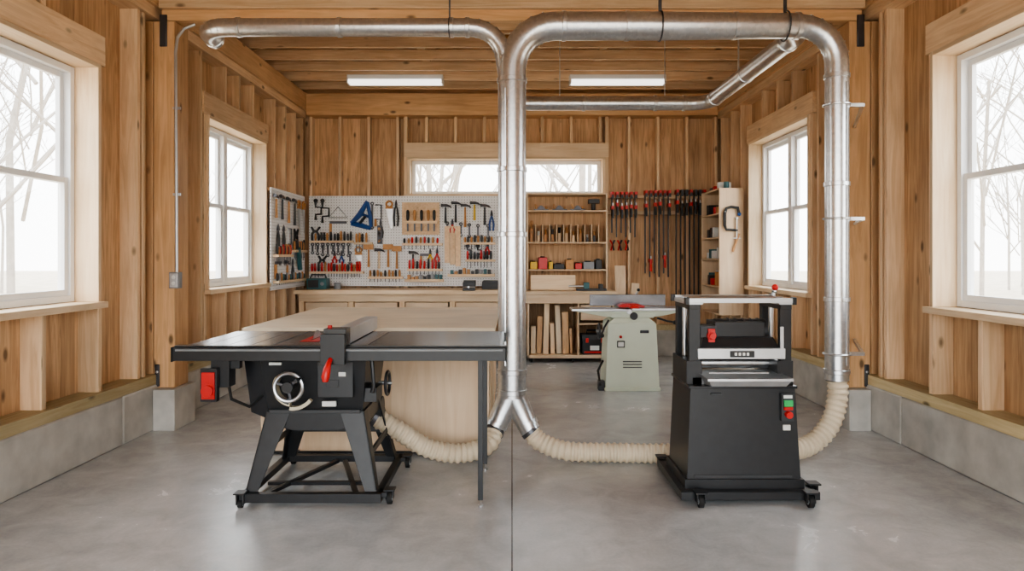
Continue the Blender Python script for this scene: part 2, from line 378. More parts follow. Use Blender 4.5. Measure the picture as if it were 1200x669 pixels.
for i in range(1,7):
    a=math.radians(90*i/7); seam((.30-.30*math.cos(a),PY,2.70+.30*math.sin(a)),(math.sin(a),0,math.cos(a)),R+.005)
    a=math.pi/2*i/7; seam((2.0+.26*math.sin(a),PY,2.74+.26*math.cos(a)),(math.cos(a),0,-math.sin(a)),.084)
# longitudinal lock seams
d.box(-.05,-.042,PY-.091,PY-.082,.65,2.55,GALV); d.box(2.29,2.296,PY-.078,PY-.070,.65,2.6,GALV)
la=[Vector((-.29+.24*math.cos(a),PY,2.75+.24*math.sin(a))) for a in [math.pi/2*i/7 for i in range(8)]]
lb=[Vector((-1.98-.2*math.sin(a),PY+.2-.2*math.cos(a),2.99)) for a in [math.pi/2*i/6 for i in range(7)]]
d.tube([Vector((0,PY,2.45))]+la+lb+[(-2.18,PY+.27,2.99)],r,GALV,24)
collar((-2.18,PY+.25,2.99),(0,1,0),r+.001,.02)
for x in(-.31,-.42,-1.2,-1.9): collar((x,PY,2.99),(1,0,0),r+.001,.016)
for i in range(1,7):
    a=math.pi/2*i/7; seam((-.29+.24*math.cos(a),PY,2.75+.24*math.sin(a)),(-math.sin(a),0,math.cos(a)),r+.004)
    seam((-1.98-.2*math.sin(a),PY+.2-.2*math.cos(a),2.99),(-math.cos(a),math.sin(a),0),r+.004)
rb=[Vector((1.93,PY-.02,3.0)),Vector((2.06,PY+.22,3.0)),Vector((2.06,6.95,3.0))]+[Vector((1.86+.2*math.cos(a),6.95+.2*math.sin(a),3.0)) for a in [math.pi/2*i/6 for i in range(1,7)]]+[(.0,7.15,3.0)]
d.tube(rb,.074,GALV,24)
for y in(5.1,6.0,6.9): collar((2.06,y,3.0),(0,1,0),.075,.018)
for x in(1.8,1.5,.75,.1): collar((x,7.15,3.0),(1,0,0),.075,.018)
for s in(-1,1):
    d.tube([(0,PY,.50),(s*.015,PY,.42),(s*.10,PY-.02,.24),(s*.13,PY-.03,.19)],[R*.95,R*.9,.072,.07],GALV,24)
    d.tube([(s*.10,PY-.02,.25),(s*.112,PY-.023,.225)],[.078,.078],GALV,24)
for x in(1.03,1.90):
    d.box(x-.012,x+.012,PY-.003,PY+.003,3.09,3.665,DSTEEL); d.ring((x,PY,3.0),R+.004,.006,DSTEEL,axis=0)
d.box(-.44,-.428,PY-.003,PY+.003,3.05,3.665,DSTEEL); d.ring((-.434,PY,2.99),r+.004,.005,DSTEEL,axis=0)
for z in(2.45,1.66,.72):
    d.box(2.33,2.45,PY-.01,PY+.02,z-.012,z+.012,GALV); d.ring((2.26,PY,z),.086,.008,GALV,axis=2)
    d.beam((2.44,PY,z),(2.78,5.54,z),.02,.02,GALV)
for x,y in((1.6,7.15),(.5,7.15)): d.box(x-.005,x+.005,y-.003,y+.003,3.06,3.665,GALV)
d.box(2.05,2.065,6.2,6.206,3.06,3.665,GALV)
d.done(origin=Z0)
def hose(name,pts,rr):
    h=MB(name); P=spline(pts,40)
    L=[0]
    for a,b in zip(P[:-1],P[1:]): L.append(L[-1]+(b-a).length)
    n=int(L[-1]/.010); Q=[];k=0
    for i in range(n+1):
        t=L[-1]*i/n
        while k<len(L)-2 and L[k+1]<t: k+=1
        u=(t-L[k])/max(1e-9,L[k+1]-L[k]); Q.append(P[k].lerp(P[k+1],u))
    h.tube(Q,[rr+(.006 if (i//2)%2 else -.003) for i in range(n+1)],HOSE,20)
    for q,q2 in((Q[0],Q[3]),(Q[-1],Q[-4])): h.tube([q,q.lerp(q2,.9)],rr+.009,DSTEEL,20)
    h.done()
hose('flexible_dust_hose',[(-.12,4.71,.20),(-.17,4.62,.12),(-.34,4.54,.09),(-.55,4.48,.14),(-.74,4.46,.26),(-.90,4.44,.36)],.060)
hose('flexible_dust_hose',[(.12,4.72,.20),(.20,4.70,.12),(.38,4.64,.074),(.7,4.62,.070),(1.0,4.60,.070),(1.25,4.53,.10)],.061)
hose('flexible_dust_hose',[(2.26,4.75,.56),(2.26,4.74,.42),(2.20,4.72,.24),(2.05,4.68,.11),(1.85,4.62,.09),(1.6,4.56,.16),(1.42,4.47,.28)],.064)
c=MB('electrical_conduit'); c.tube([(-2.60,5.6,3.30),(-2.68,5.58,3.26),(-2.725,5.56,3.18),(-2.725,5.53,3.05),(-2.715,5.53,1.27)],.012,ALU,10)
for z in(2.6,1.9): c.box(-2.75,-2.69,5.535,5.549,z-.01,z+.01,STEEL)
c.done()
c=MB('electrical_outlet_box'); c.box(-2.76,-2.68,5.49,5.549,1.14,1.27,GREY); c.box(-2.752,-2.688,5.484,5.49,1.15,1.26,ALU)
for z in(1.18,1.23): c.cyl((-2.72,5.478,z),(-2.72,5.485,z),.016,LABEL,10)
c.done(bevel=.003)
for x0,x1 in((-2.06,-.86),(.72,1.92)):
    c=MB('fluorescent_ceiling_light'); c.box(x0,x1,8.5,8.62,3.60,3.664,WHITE); c.box(x0+.02,x1-.02,8.485,8.635,3.555,3.60,LAMP); c.box(x0,x0+.02,8.48,8.64,3.55,3.605,WHITE); c.box(x1-.02,x1,8.48,8.64,3.55,3.605,WHITE); c.done(bevel=.006)
# ---------------------------------------------------------------- table saw
t=MB('table_saw')
ZT=.905
t.box(-1.81,-1.455,3.79,4.5,ZT-.035,ZT,CAST); t.box(-1.45,-.805,3.79,4.5,ZT-.045,ZT,CAST)
t.box(-.80,-.05,3.79,4.5,ZT-.035,ZT,BLACKG)
for x in(-1.33,-.99): t.box(x-.01,x+.01,3.785,4.505,ZT-.004,ZT+.0008,BLACK)
for x in(-1.7,-1.58): t.box(x-.004,x+.004,3.79,4.5,ZT-.01,ZT+.0006,DSTEEL)
t.box(-1.23,-1.12,3.95,4.33,ZT,ZT+.003,RED); t.box(-1.18,-1.172,4.0,4.3,ZT+.002,ZT+.005,BLACK)
t.add([(-1.177,4.12+.10*math.cos(a),ZT-.05+.10*math.sin(a)) for a in[math.pi*i/10 for i in range(11)]]+[(-1.174,4.12+.10*math.cos(a),ZT-.05+.10*math.sin(a)) for a in[math.pi*i/10 for i in range(11)]],[tuple(range(11)),tuple(range(21,10,-1))],STEEL)
t.box(-1.85,-.03,3.71,3.775,ZT-.075,ZT-.005,BLACK); t.box(-1.85,-.03,3.735,3.79,ZT-.004,ZT+.004,BLACKG); t.box(-1.83,-.05,3.704,3.7095,ZT-.022,ZT-.012,GREY)
t.box(-1.84,-.04,4.505,4.55,ZT-.07,ZT-.01,BLACK)
for x in(-1.851,-.036): t.box(x,x+.006,3.70,3.78,ZT-.08,ZT,RUB)
t.box(-1.02,-.90,3.69,3.80,ZT+.006,ZT+.10,BLACKG); t.box(-1.03,-.90,3.665,3.70,ZT-.09,ZT+.075,BLACK)
t.box(-.985,-.915,3.80,4.60,ZT+.008,ZT+.085,BLACK); t.box(-.993,-.985,3.80,4.60,ZT+.006,ZT+.088,ALU); t.box(-.915,-.907,3.80,4.60,ZT+.006,ZT+.088,ALU)
t.box(-.985,-.915,3.81,4.60,ZT+.085,ZT+.0895,ALU)
t.box(-.99,-.94,4.56,4.60,ZT-.03,ZT+.01,BLACK); t.cyl((-1.0,3.75,ZT+.1),(-1.0,3.75,ZT+.115),.012,RED,10)
t.tube([(-.975,3.665,.845),(-.975,3.63,.83),(-.98,3.615,.80),(-.985,3.605,.76),(-.985,3.60,.735)],[.012,.014,.02,.022,.014],RED,12)
t.taper((-1.40,-.86,3.93,4.42),.50,(-1.43,-.82,3.85,4.46),.86,BLACK)
t.box(-1.42,-.83,3.835,3.87,.82,.86,BLACKG)
t.box(-1.39,-.87,3.905,3.93,.50,.52,DGREY)
t.box(-1.10,-.90,3.862,3.885,.60,.80,BLACKG)
cx,cz=-1.235,.665
def arcplate(R0,R1,a0,a1,y0,y1,m):
    n=16; A=[math.radians(a0+(a1-a0)*i/n) for i in range(n+1)]
    poly=[(cx+R1*math.cos(a),cz+R1*math.sin(a)) for a in A]+[(cx+R0*math.cos(a),cz+R0*math.sin(a)) for a in reversed(A)]
    k=len(poly); vs=[(p[0],y0,p[1]) for p in poly]+[(p[0],y1,p[1]) for p in poly]
    fs=[(i,k+i,k+(i+1)%k,(i+1)%k) for i in range(k)]
    for i in range(n): fs.append((i,i+1,k-2-i,k-1-i)); fs.append((k+i,k+k-1-i,k+k-2-i,k+i+1))
    t.add(vs,fs,m)
arcplate(.085,.112,150,262,3.835,3.875,CREAM); arcplate(.115,.135,262,322,3.84,3.878,CREAM)
arcplate(.094,.102,155,258,3.833,3.84,BLACK)
t.box(-1.08,-1.0,3.878,3.892,.545,.575,LABEL)
t.ring((cx-.01,3.80,cz+.005),.078,.011,STEEL,axis=1,n=28); t.cyl((cx-.01,3.79,cz+.005),(cx-.01,3.90,cz+.005),.024,CAST,16)
for a in(0,120,240):
    q=math.radians(a+40); t.beam((cx-.01,3.80,cz+.005),(cx-.01+.075*math.cos(q),3.80,cz+.005+.075*math.sin(q)),.016,.01,DSTEEL,up=(0,1,0))
t.cyl((cx+.05,3.80,cz+.05),(cx+.05,3.735,cz+.05),.012,BLACK,12); t.cyl((cx-.01,3.775,cz+.005),(cx-.01,3.79,cz+.005),.032,BLACK,16)
t.box(-1.37,-1.30,3.845,3.86,.785,.80,LABEL); t.box(-.98,-.94,3.855,3.863,.72,.745,LABEL); t.box(-1.05,-.98,3.856,3.863,.66,.70,DGREY)
t.box(-1.65,-1.55,3.74,3.83,.68,.83,BLACK); t.box(-1.68,-1.61,3.69,3.745,.625,.77,RED); t.cyl((-1.645,3.745,.67),(-1.645,3.675,.67),.032,RED,16); t.box(-1.69,-1.60,3.70,3.735,.61,.79,BLACK)
t.tube([(-1.58,3.80,.70),(-1.57,3.82,.60),(-1.50,3.9,.54),(-1.44,4.0,.60)],.009,RUB,8)
t.box(-1.57,-1.50,3.76,3.80,.78,.86,BLACK)
t.hexa([(-1.52,3.98,.49),(-1.42,3.98,.45),(-1.42,4.3,.45),(-1.52,4.3,.49)],[(-1.56,3.96,.84),(-1.43,3.96,.84),(-1.43,4.34,.84),(-1.56,4.34,.84)],BLACKG)
t.cyl((-1.30,4.46,.62),(-1.0,4.46,.62),.09,DGREY,20); t.cyl((-.82,4.2,.62),(-.74,4.2,.62),.012,STEEL,10)
t.ring((-.765,4.2,.62),.07,.010,DSTEEL,axis=0); t.tube([(-.84,3.9,.84),(-.80,3.9,.80),(-.79,3.9,.66),(-.80,3.9,.62)],.012,BLACK,8)
t.box(-.86,-.78,3.93,4.1,.56,.64,DGREY)
t.cyl((-.84,4.44,.42),(-.96,4.44,.42),.07,DGREY,20)
def leg(tx0,tx1,bx0,bx1,ty,by):
    t.hexa([(bx0,by,.075),(bx1,by,.075),(bx1,by+.01,.075),(bx0,by+.01,.075)],[(tx0,ty,.51),(tx1,ty,.51),(tx1,ty+.01,.51),(tx0,ty+.01,.51)],BLACK)
leg(-1.41,-1.27,-1.50,-1.43,3.92,3.84); leg(-.99,-.85,-.83,-.76,3.92,3.84)
leg(-1.41,-1.27,-1.50,-1.43,4.43,4.51); leg(-.99,-.85,-.83,-.76,4.43,4.51)
for sx in(0,1):
    xb,xt=((-1.50,-1.41) if sx==0 else(-.77,-.86)); 
    for (ya,yb_,yc,yd) in((3.84,3.90,3.92,4.02),(4.45,4.52,4.33,4.44)):
        t.hexa([(xb,ya,.075),(xb+.01,ya,.075),(xb+.01,yb_,.075),(xb,yb_,.075)],[(xt,yc,.51),(xt+.01,yc,.51),(xt+.01,yd,.51),(xt,yd,.51)],BLACK)
    t.box(xt,xt+.012,3.93,4.43,.42,.51,BLACK)
t.prism([(-1.41,.51),(-.85,.51),(-.84,.44),(-1.0,.40),(-1.26,.40),(-1.42,.44)],3.918,3.928,BLACK)
t.prism([(-1.41,.51),(-.85,.51),(-.84,.44),(-1.0,.40),(-1.26,.40),(-1.42,.44)],4.432,4.442,BLACK)
t.box(-1.46,-.80,4.47,4.49,.25,.29,BLACK); t.box(-1.455,-1.44,3.9,4.48,.25,.285,BLACK); t.box(-.82,-.805,3.9,4.48,.25,.285,BLACK)
t.box(-1.52,-.73,3.80,3.84,.025,.075,BLACK); t.box(-1.52,-.73,4.53,4.57,.035,.075,BLACK); t.box(-1.52,-1.48,3.84,4.53,.035,.075,BLACK); t.box(-.77,-.73,3.84,4.53,.035,.075,BLACK)
t.beam((-1.40,3.86,.05),(-1.15,4.5,.05),.03,.02,BLACK); t.beam((-.88,3.86,.05),(-1.1,4.5,.05),.03,.02,BLACK); t.box(-1.45,-.85,4.05,4.08,.04,.06,BLACK)
for(x,y) in((-.69,3.86),(-.69,4.52),(-1.47,4.60),(-1.51,3.80)):
    R0=.034 if x>-1.49 else .02
    t.cyl((x-.013,y,R0),(x+.013,y,R0),R0,RUB,18); t.cyl((x-.015,y,R0),(x+.015,y,R0),R0*.5,ALU,12)
    t.box(x-.022,x-.016,y-.02,y+.02,R0,.085,DGREY); t.box(x+.016,x+.022,y-.02,y+.02,R0,.085,DGREY); t.box(x-.03,x+.03,y-.035,y+.035,.08,.088,BLACK)
t.box(-.75,-.70,3.82,3.9,.05,.075,BLACK); t.box(-.75,-.70,4.48,4.56,.05,.075,BLACK)
for y in(3.80,4.46):
    t.box(-.19,-.162,y,y+.028,.04,ZT-.035,BLACK); t.cyl((-.176,y+.014,.012),(-.176,y+.014,.045),.006,STEEL,8); t.cyl((-.176,y+.014,0),(-.176,y+.014,.012),.016,STEEL,12)
t.box(-.79,-.06,3.80,3.82,ZT-.08,ZT-.035,BLACK)
t.done(bevel=.003)
# ---------------------------------------------------------------- planer
p=MB('thickness_planer')
p.taper((1.0,1.65,3.90,4.34),.125,(1.025,1.625,3.92,4.34),.645,BLACK); p.taper((.985,1.665,3.885,4.36),.075,(.985,1.665,3.885,4.36),.128,BLACK)
p.box(1.015,1.635,3.91,4.35,.64,.655,BLACKG); p.box(1.04,1.60,3.895,3.905,.135,.15,DGREY)
p.box(.95,1.73,3.83,3.87,.03,.075,BLACK); p.box(.95,1.73,4.42,4.46,.03,.075,BLACK); p.box(.95,.985,3.87,4.42,.03,.075,BLACK); p.box(1.68,1.72,3.87,4.42,.03,.075,BLACK)
p.box(.985,1.68,3.87,4.42,.055,.075,BLACK)
for x,y in((1.05,3.80),(1.66,3.80),(.98,4.48),(1.70,4.48),(1.74,3.95)):
    p.cyl((x-.013,y,.035),(x+.013,y,.035),.035,RUB,18); p.cyl((x-.015,y,.035),(x+.015,y,.035),.017,ALU,12)
    p.box(x-.024,x-.017,y-.022,y+.022,.03,.085,BLACK); p.box(x+.017,x+.024,y-.022,y+.022,.03,.085,BLACK); p.box(x-.035,x+.035,y-.035,y+.035,.082,.092,BLACK)
p.box(1.05,1.60,3.97,4.33,.655,.695,GREY); p.box(1.09,1.57,3.80,4.45,.700,.716,STEEL); p.hexa([(1.12,3.83,.668),(1.54,3.83,.668),(1.54,3.97,.655),(1.12,3.97,.655)],[(1.10,3.81,.70),(1.56,3.81,.70),(1.56,3.97,.70),(1.10,3.97,.70)],ALU)
p.cyl((1.15,3.99,.716),(1.5,3.99,.716),.008,ALU,10)
YR=4.26
for s,x0,x1 in((0,1.03,1.095),(1,1.56,1.625)):
    p.box(x0-.015,x1+.01,3.97,YR+.05,.655,.79,BLACK); p.box(x0,x1,3.97,4.01,.79,1.10,BLACK); p.box(x0,x1,YR,YR+.045,.79,1.10,BLACK)
    p.box(x0,x1,3.965,YR+.05,1.09,1.12,BLACK)
    for y in(4.05,YR-.06): p.cyl(((x0+x1)/2,y,.79),((x0+x1)/2,y,1.10),.015,STEEL,12)
    p.box(x0-.012,x1+.012,3.955,YR+.06,1.118,1.14,ALU)
for y in(3.965,YR+.045): p.box(1.015,1.64,y-.016,y+.016,1.128,1.156,ALU)
for y in(4.06,4.18): p.cyl((1.04,y,1.148),(1.61,y,1.148),.012,STEEL,14)
for x in(1.01,1.63):
    for y in(3.965,YR+.045): p.box(x-.006,x+.016,y-.02,y+.02,1.118,1.160,BLACK)
p.box(1.10,1.555,3.975,4.28,.80,.87,DGREY); p.box(1.075,1.58,3.945,3.985,.805,.865,ALU); p.box(1.26,1.40,3.94,3.946,.815,.852,BLACK)
for i,q in enumerate((1.285,1.308,1.331,1.354)): p.box(q,q+.015,3.938,3.941,.825,.843,LABEL)
p.hexa([(1.10,3.96,.87),(1.55,3.96,.87),(1.55,4.28,.87),(1.10,4.28,.87)],[(1.12,4.0,.925),(1.53,4.0,.925),(1.53,4.28,.925),(1.12,4.28,.925)],BLACK)
p.cyl((1.10,4.14,.755),(1.55,4.14,.755),.035,STEEL,20); 
p.box(1.20,1.49,4.03,4.22,.92,1.01,BLACK); p.cyl((1.22,4.12,.955),(1.52,4.12,.955),.068,BLACK,24)
for i in range(5): p.ring((1.30+i*.045,4.12,.955),.068,.005,DGREY,axis=0)
p.box(1.105,1.20,4.0,4.12,.92,.99,DGREY); p.cyl((1.165,3.975,.935),(1.165,4.02,.935),.026,RED,16); p.cyl((1.165,3.955,.935),(1.165,3.98,.935),.018,RED,12); p.box(1.145,1.185,3.98,4.0,.885,.975,RED)
p.box(1.555,1.575,3.955,3.967,.86,.99,ALU)
p.cyl((1.60,4.18,1.14),(1.60,4.18,1.185),.01,STEEL,10); p.beam((1.60,4.18,1.185),(1.58,4.10,1.185),.02,.01,BLACK); p.cyl((1.58,4.10,1.185),(1.58,4.10,1.20),.008,STEEL,8); p.ball((1.58,4.10,1.212),.02,RED)
p.box(1.15,1.5,4.29,4.38,.83,.93,BLACK); p.cyl((1.33,4.38,.88),(1.33,4.46,.88),.05,DGREY,16)
p.box(1.535,1.605,3.885,3.925,.46,.615,DGREY); p.box(1.545,1.595,3.872,3.886,.545,.58,GREEN); p.cyl((1.57,3.886,.50),(1.57,3.855,.50),.02,RED,16); p.box(1.545,1.595,3.882,3.887,.59,.608,LABEL); p.box(1.545,1.595,3.872,3.886,.525,.542,RED)
p.box(1.548,1.59,3.896,3.9075,.405,.435,LABEL); p.box(1.14,1.20,3.905,3.92,.605,.615,DGREY)
p.done(bevel=.004)
# ---------------------------------------------------------------- jointer
j=MB('jointer')
j.taper((.97,1.53,7.08,7.52),.03,(1.0,1.50,7.10,7.50),.70,SAGE); j.box(.96,1.54,7.07,7.53,0,.035,SAGE)
j.taper((1.0,1.50,7.10,7.50),.70,(1.08,1.42,7.13,7.46),.76,SAGE); j.box(1.04,1.48,7.12,7.47,.755,.80,SAGE)
j.hexa([(.95,7.13,.77),(1.30,7.13,.74),(1.30,7.34,.74),(.95,7.34,.77)],[(.65,7.12,.825),(1.24,7.12,.825),(1.24,7.36,.825),(.65,7.36,.825)],SAGE)
j.hexa([(1.22,7.13,.74),(1.55,7.13,.77),(1.55,7.34,.77),(1.22,7.34,.74)],[(1.25,7.12,.83),(1.82,7.12,.83),(1.82,7.36,.83),(1.25,7.36,.83)],SAGE)
j.box(.62,1.205,7.10,7.38,.825,.85,STEEL); j.box(1.245,1.83,7.10,7.38,.83,.858,STEEL)
j.cyl((1.225,7.12,.82),(1.225,7.36,.82),.03,STEEL,16)
j.box(.84,1.66,7.385,7.405,.862,.985,CAST); j.box(1.12,1.34,7.40,7.50,.84,.90,SAGE); j.beam((1.23,7.42,.90),(1.23,7.50,.97),.03,.03,SAGE); j.cyl((1.3,7.45,.9),(1.38,7.45,1.02),.01,STEEL,8); j.ball((1.38,7.45,1.03),.018,BLACK)
j.prism([(1.13,.862),(1.38,.862),(1.40,.875),(1.30,.90),(1.16,.90),(1.11,.875)],7.14,7.30,RED)
j.hexa([(1.22,7.08,.855),(1.33,7.08,.855),(1.33,7.16,.855),(1.22,7.16,.855)],[(1.24,7.09,.89),(1.31,7.09,.89),(1.31,7.16,.89),(1.24,7.16,.89)],RED)
j.ring((.93,7.3,.60),.08,.012,DSTEEL,axis=0); j.cyl((.90,7.3,.60),(1.03,7.3,.60),.015,STEEL,8)
j.tube([(1.0,7.06,.74),(.95,7.04,.66),(.93,7.04,.60)],.01,BLACK,8); j.ball((.93,7.04,.58),.022,BLACK)
j.tube([(1.5,7.06,.76),(1.60,7.04,.73),(1.66,7.04,.72)],.01,BLACK,8); j.ball((1.68,7.04,.715),.022,BLACK)
j.box(1.09,1.17,7.075,7.093,.45,.52,BLACK); j.box(1.10,1.16,7.07,7.08,.46,.51,LABEL); j.cyl((1.13,7.08,.56),(1.13,7.10,.56),.015,RED,12)
j.cyl((1.27,7.10,.775),(1.27,7.125,.775),.04,DGREY,20); j.box(1.18,1.40,7.105,7.125,.64,.68,LABEL); j.box(1.33,1.42,7.076,7.09,.60,.63,DGREY)
for z in(.30,.27,.24): j.box(1.15,1.35,7.078,7.094,z,z+.01,DGREY)
j.tube([(.96,7.2,.30),(.9,7.15,.2),(.92,7.1,.05)],.012,RUB,8); j.box(.90,.965,7.1,7.2,.0,.10,DGREY)
j.done(bevel=.005)
# ---------------------------------------------------------------- assembly table
a=MB('assembly_table')
a.box(-1.86,-.115,4.70,6.60,.875,.905,BIRCH[0]); a.box(-1.80,-.15,4.76,6.54,.80,.874,CAB[0])
a.box(-1.76,-.16,4.78,4.80,.035,.80,CAB[2]); a.box(-1.76,-.16,6.50,6.52,.035,.80,CAB[2]); a.box(-1.76,-1.74,4.80,6.50,.035,.80,CAB[2]); a.box(-.18,-.16,4.80,6.50,.035,.80,CAB[2]); a.box(-1.74,-.18,4.80,6.5,.035,.06,CAB[0])
a.box(-1.70,-.22,4.84,6.44,0,.035,BLACK); 
for y in(5.2,5.9): a.box(-.162,-.150,y,y+.55,.16,.76,CAB[2]); a.box(-.150,-.135,y+.2,y+.35,.66,.68,DSTEEL)
a.done(bevel=.003)
# ---------------------------------------------------------------- rear workbench
b=MB('workbench')
b.box(-2.86,-.06,8.92,9.52,.90,.955,LIGHT[0]); b.box(-2.80,-.10,8.96,8.99,.80,.899,LIGHT[0])
for x in(-2.80,-2.15,-1.48,-.82,-.17): b.box(x,x+.07,8.96,9.04,0,.80,FIR[2]); b.box(x,x+.07,9.42,9.50,0,.899,FIR[2])
b.box(-2.78,-.12,9.0,9.5,.22,.245,PLY[0]); b.box(-2.8,-.1,9.50,9.52,.1,.9,PLY[2])
for x in(-2.72,-2.07,-1.40,-.74): b.box(x,x+.56,8.985,9.3,.60,.79,CAB[0]); b.box(x+.2,x+.36,8.97,8.985,.70,.72,DSTEEL)
b.done(bevel=.004)
c=MB('pegboard'); c.box(-2.84,-.13,9.545,9.56,.98,2.24,PEG); 
for z in(.985,2.2): c.box(-2.84,-.13,9.56,9.597,z,z+.035,FIR[0])
for x in(-2.84,-1.5,-.17): c.box(x,x+.035,9.56,9.597,1.02,2.2,FIR[2])
c.done(origin=Z0)
c=MB('pegboard'); c.box(-2.875,-2.86,8.10,9.42,.99,2.22,PEG)
for z in(.995,2.18): c.box(-2.915,-2.875,8.10,9.42,z,z+.035,FIR[1])
c.done(origin=Z0)
MBACK=Matrix(((1,0,0,0),(0,0,-1,9.545),(0,1,0,0),(0,0,0,1)))
MLEFT=Matrix(((0,0,1,-2.86),(1,0,0,0),(0,1,0,0),(0,0,0,1)))
K=.0119
U=lambda q:(q-600)*K
V=lambda q:1.4-(q-300)*K
def T(name,M): return MB(name,M)
def hammer(M,u,v,L=.32,h=ORG,hd=DSTEEL,big=1,rot=0):
    o=T('claw_hammer' if big<=1 else 'wooden_mallet',M); R=Matrix.Rotation(rot,3,'Z')
    q=lambda a,b_,c_:tuple(Vector((u,v,0))+R@Vector((a,b_,0))+Vector((0,0,c_)))
    o.tube([q(0,-L,.03),q(0,-L*.6,.03),q(0,-.02,.03)],[.018,.015,.012],h,8)
    if big>1: o.obox(q(0,.02,.035),(.13,.075,.06),(0,0,rot),h)
    else:
        o.tube([q(-.06,.005,.03),q(-.03,.005,.03),q(.02,.005,.03)],[.024,.018,.018],hd,10); o.tube([q(.02,.005,.03),q(.06,-.01,.03),q(.085,-.03,.03)],[.016,.012,.005],hd,8)
    o.cyl(q(-.03,-.03,0),q(-.03,-.03,.06),.004,STEEL,6); o.cyl(q(.03,-.03,0),q(.03,-.03,.06),.004,STEEL,6)
    o.done()
def handsaw(M,u,v,L=.4,h=ORG):
    o=T('hand_saw',M); 
    o.add([(u-.05,v,.02),(u+.05,v,.02),(u+.05,v-L,.02),(u+.02,v-L,.02),(u-.05,v,.024),(u+.05,v,.024),(u+.05,v-L,.024),(u+.02,v-L,.024)],[(0,1,2,3),(7,6,5,4),(0,4,5,1),(1,5,6,2),(2,6,7,3),(3,7,4,0)],STEEL)
    o.ring((u,v+.045,.022),.042,.014,h,axis=2,n=14); o.box(u-.05,u+.05,v-.02,v+.01,.010,.034,h); o.cyl((u,v+.08,0),(u,v+.08,.05),.004,STEEL,6); o.done()
def square(M,u,v,s=.22):
    o=T('try_square',M); o.box(u,u+.03,v-s*.8,v,.005,.03,ORG); o.box(u,u+s,v-.0,v+.035,.013,.018,DSTEEL); o.done()
def pliers(M,u,v,c=RED,L=.2):
    o=T('pliers',M)
    for s in(-1,1): o.tube([(u,v,.02),(u+s*.018,v-.06,.02),(u+s*.03,v-L*.6,.02),(u+s*.022,v-L,.02)],[.008,.012,.014,.012],c,8)
    o.tube([(u,v-.01,.02),(u,v+.03,.02),(u,v+.07,.02)],[.02,.016,.005],DSTEEL,8); o.done()
def rack(name,M,u0,u1,v,cols,L=.11,bl=.1,step=.045,shelf=True):
    o=T(name,M)
    if shelf: o.box(u0-.03,u1+.03,v-.03,v,.0,.07,LIGHT[0]); 
    u=u0
    i=0
    while u<=u1:
        c=cols[i%len(cols)]; l=L*random.uniform(.8,1.2)
        o.tube([(u,v-.0,.04),(u,v+.015,.04),(u,v+l*.6,.04),(u,v+l,.04)],[.008,.016,.017,.012],c,8)
        if shelf: o.tube([(u,v-.03-bl*random.uniform(.7,1.1),.04),(u,v-.03,.04)],[.005,.005],DSTEEL,6)
        u+=step*random.uniform(.85,1.2); i+=1
    o.done()
def bracket_tool(M,u,v,s,c,name='spring_clamp'):
    o=T(name,M); o.tube([(u-s*.5,v,.03),(u-s*.2,v-s*.5,.03),(u-s*.5,v-s,.03)],[.014,.02,.012],c,8); o.tube([(u+s*.5,v,.03),(u+s*.1,v-s*.5,.03),(u+s*.45,v-s*1.1,.03)],[.014,.02,.012],c,8); o.cyl((u-s*.2,v-s*.5,.03),(u+s*.15,v-s*.5,.03),.016,DSTEEL,8); o.done()
def brace(M,u,v,s,c):
    o=T('drill_brace',M); o.tube([(u,v,.03),(u,v-s*.3,.03),(u+s*.3,v-s*.32,.03),(u+s*.3,v-s*.68,.03),(u,v-s*.7,.03),(u,v-s,.03)],[.022,.014,.013,.018,.014,.02],c,8); o.ball((u,v+.01,.03),.03,c); o.done()
def hplane(M,u,v,c=DSTEEL):
    o=T('hand_plane',M); o.box(u,u+.07,v-.26,v,.005,.03,c); o.tube([(u+.035,v-.05,.03),(u+.035,v-.05,.07)],[.014,.02],ORG,8); o.hexa([(u+.02,v-.14,.03),(u+.05,v-.14,.03),(u+.05,v-.10,.03),(u+.02,v-.10,.03)],[(u+.025,v-.18,.08),(u+.045,v-.18,.08),(u+.045,v-.15,.08),(u+.025,v-.15,.08)],DSTEEL); o.tube([(u+.035,v-.21,.03),(u+.035,v-.23,.09)],[.014,.012],ORG,8); o.done()
def ushape(M,u,v,w_,h_,c=BLACK):
    o=T('coping_saw',M); o.tube([(u,v,.025),(u+w_,v,.025),(u+w_,v-h_,.025),(u,v-h_,.025)],.010,c,8); o.tube([(u,v+.01,.025),(u,v-h_-.01,.025)],.004,STEEL,6); o.tube([(u,v-h_,.025),(u,v-h_-.1,.025)],[.014,.018],ORG,8); o.done()
def wrench(M,u,v,L=.2):
    o=T('wrench',M); o.box(u-.012,u+.012,v-L,v,.01,.02,DSTEEL); o.ring((u,v+.018,.015),.018,.008,DSTEEL,axis=2,n=12); o.ring((u,v-L-.018,.015),.016,.008,DSTEEL,axis=2,n=12,a0=-240,a1=60); o.done()
B_=MBACK
brace(B_,U(370),V(236),.26,BLACK); brace(B_,U(378),V(236),.30,BLACK); bracket_tool(B_,U(370),V(266),.12,DGREY); square(B_,U(386),V(262),.24)
o=T('layout_triangle',B_); u,v=U(396),V(244)
o.tube([(u-.13,v-.13,.02),(u+.13,v-.13,.02),(u,v+.02,.02)],.009,GREY,6,closed=True); o.done()
o=T('framing_clamp',B_); u0,v0=U(412),V(266)
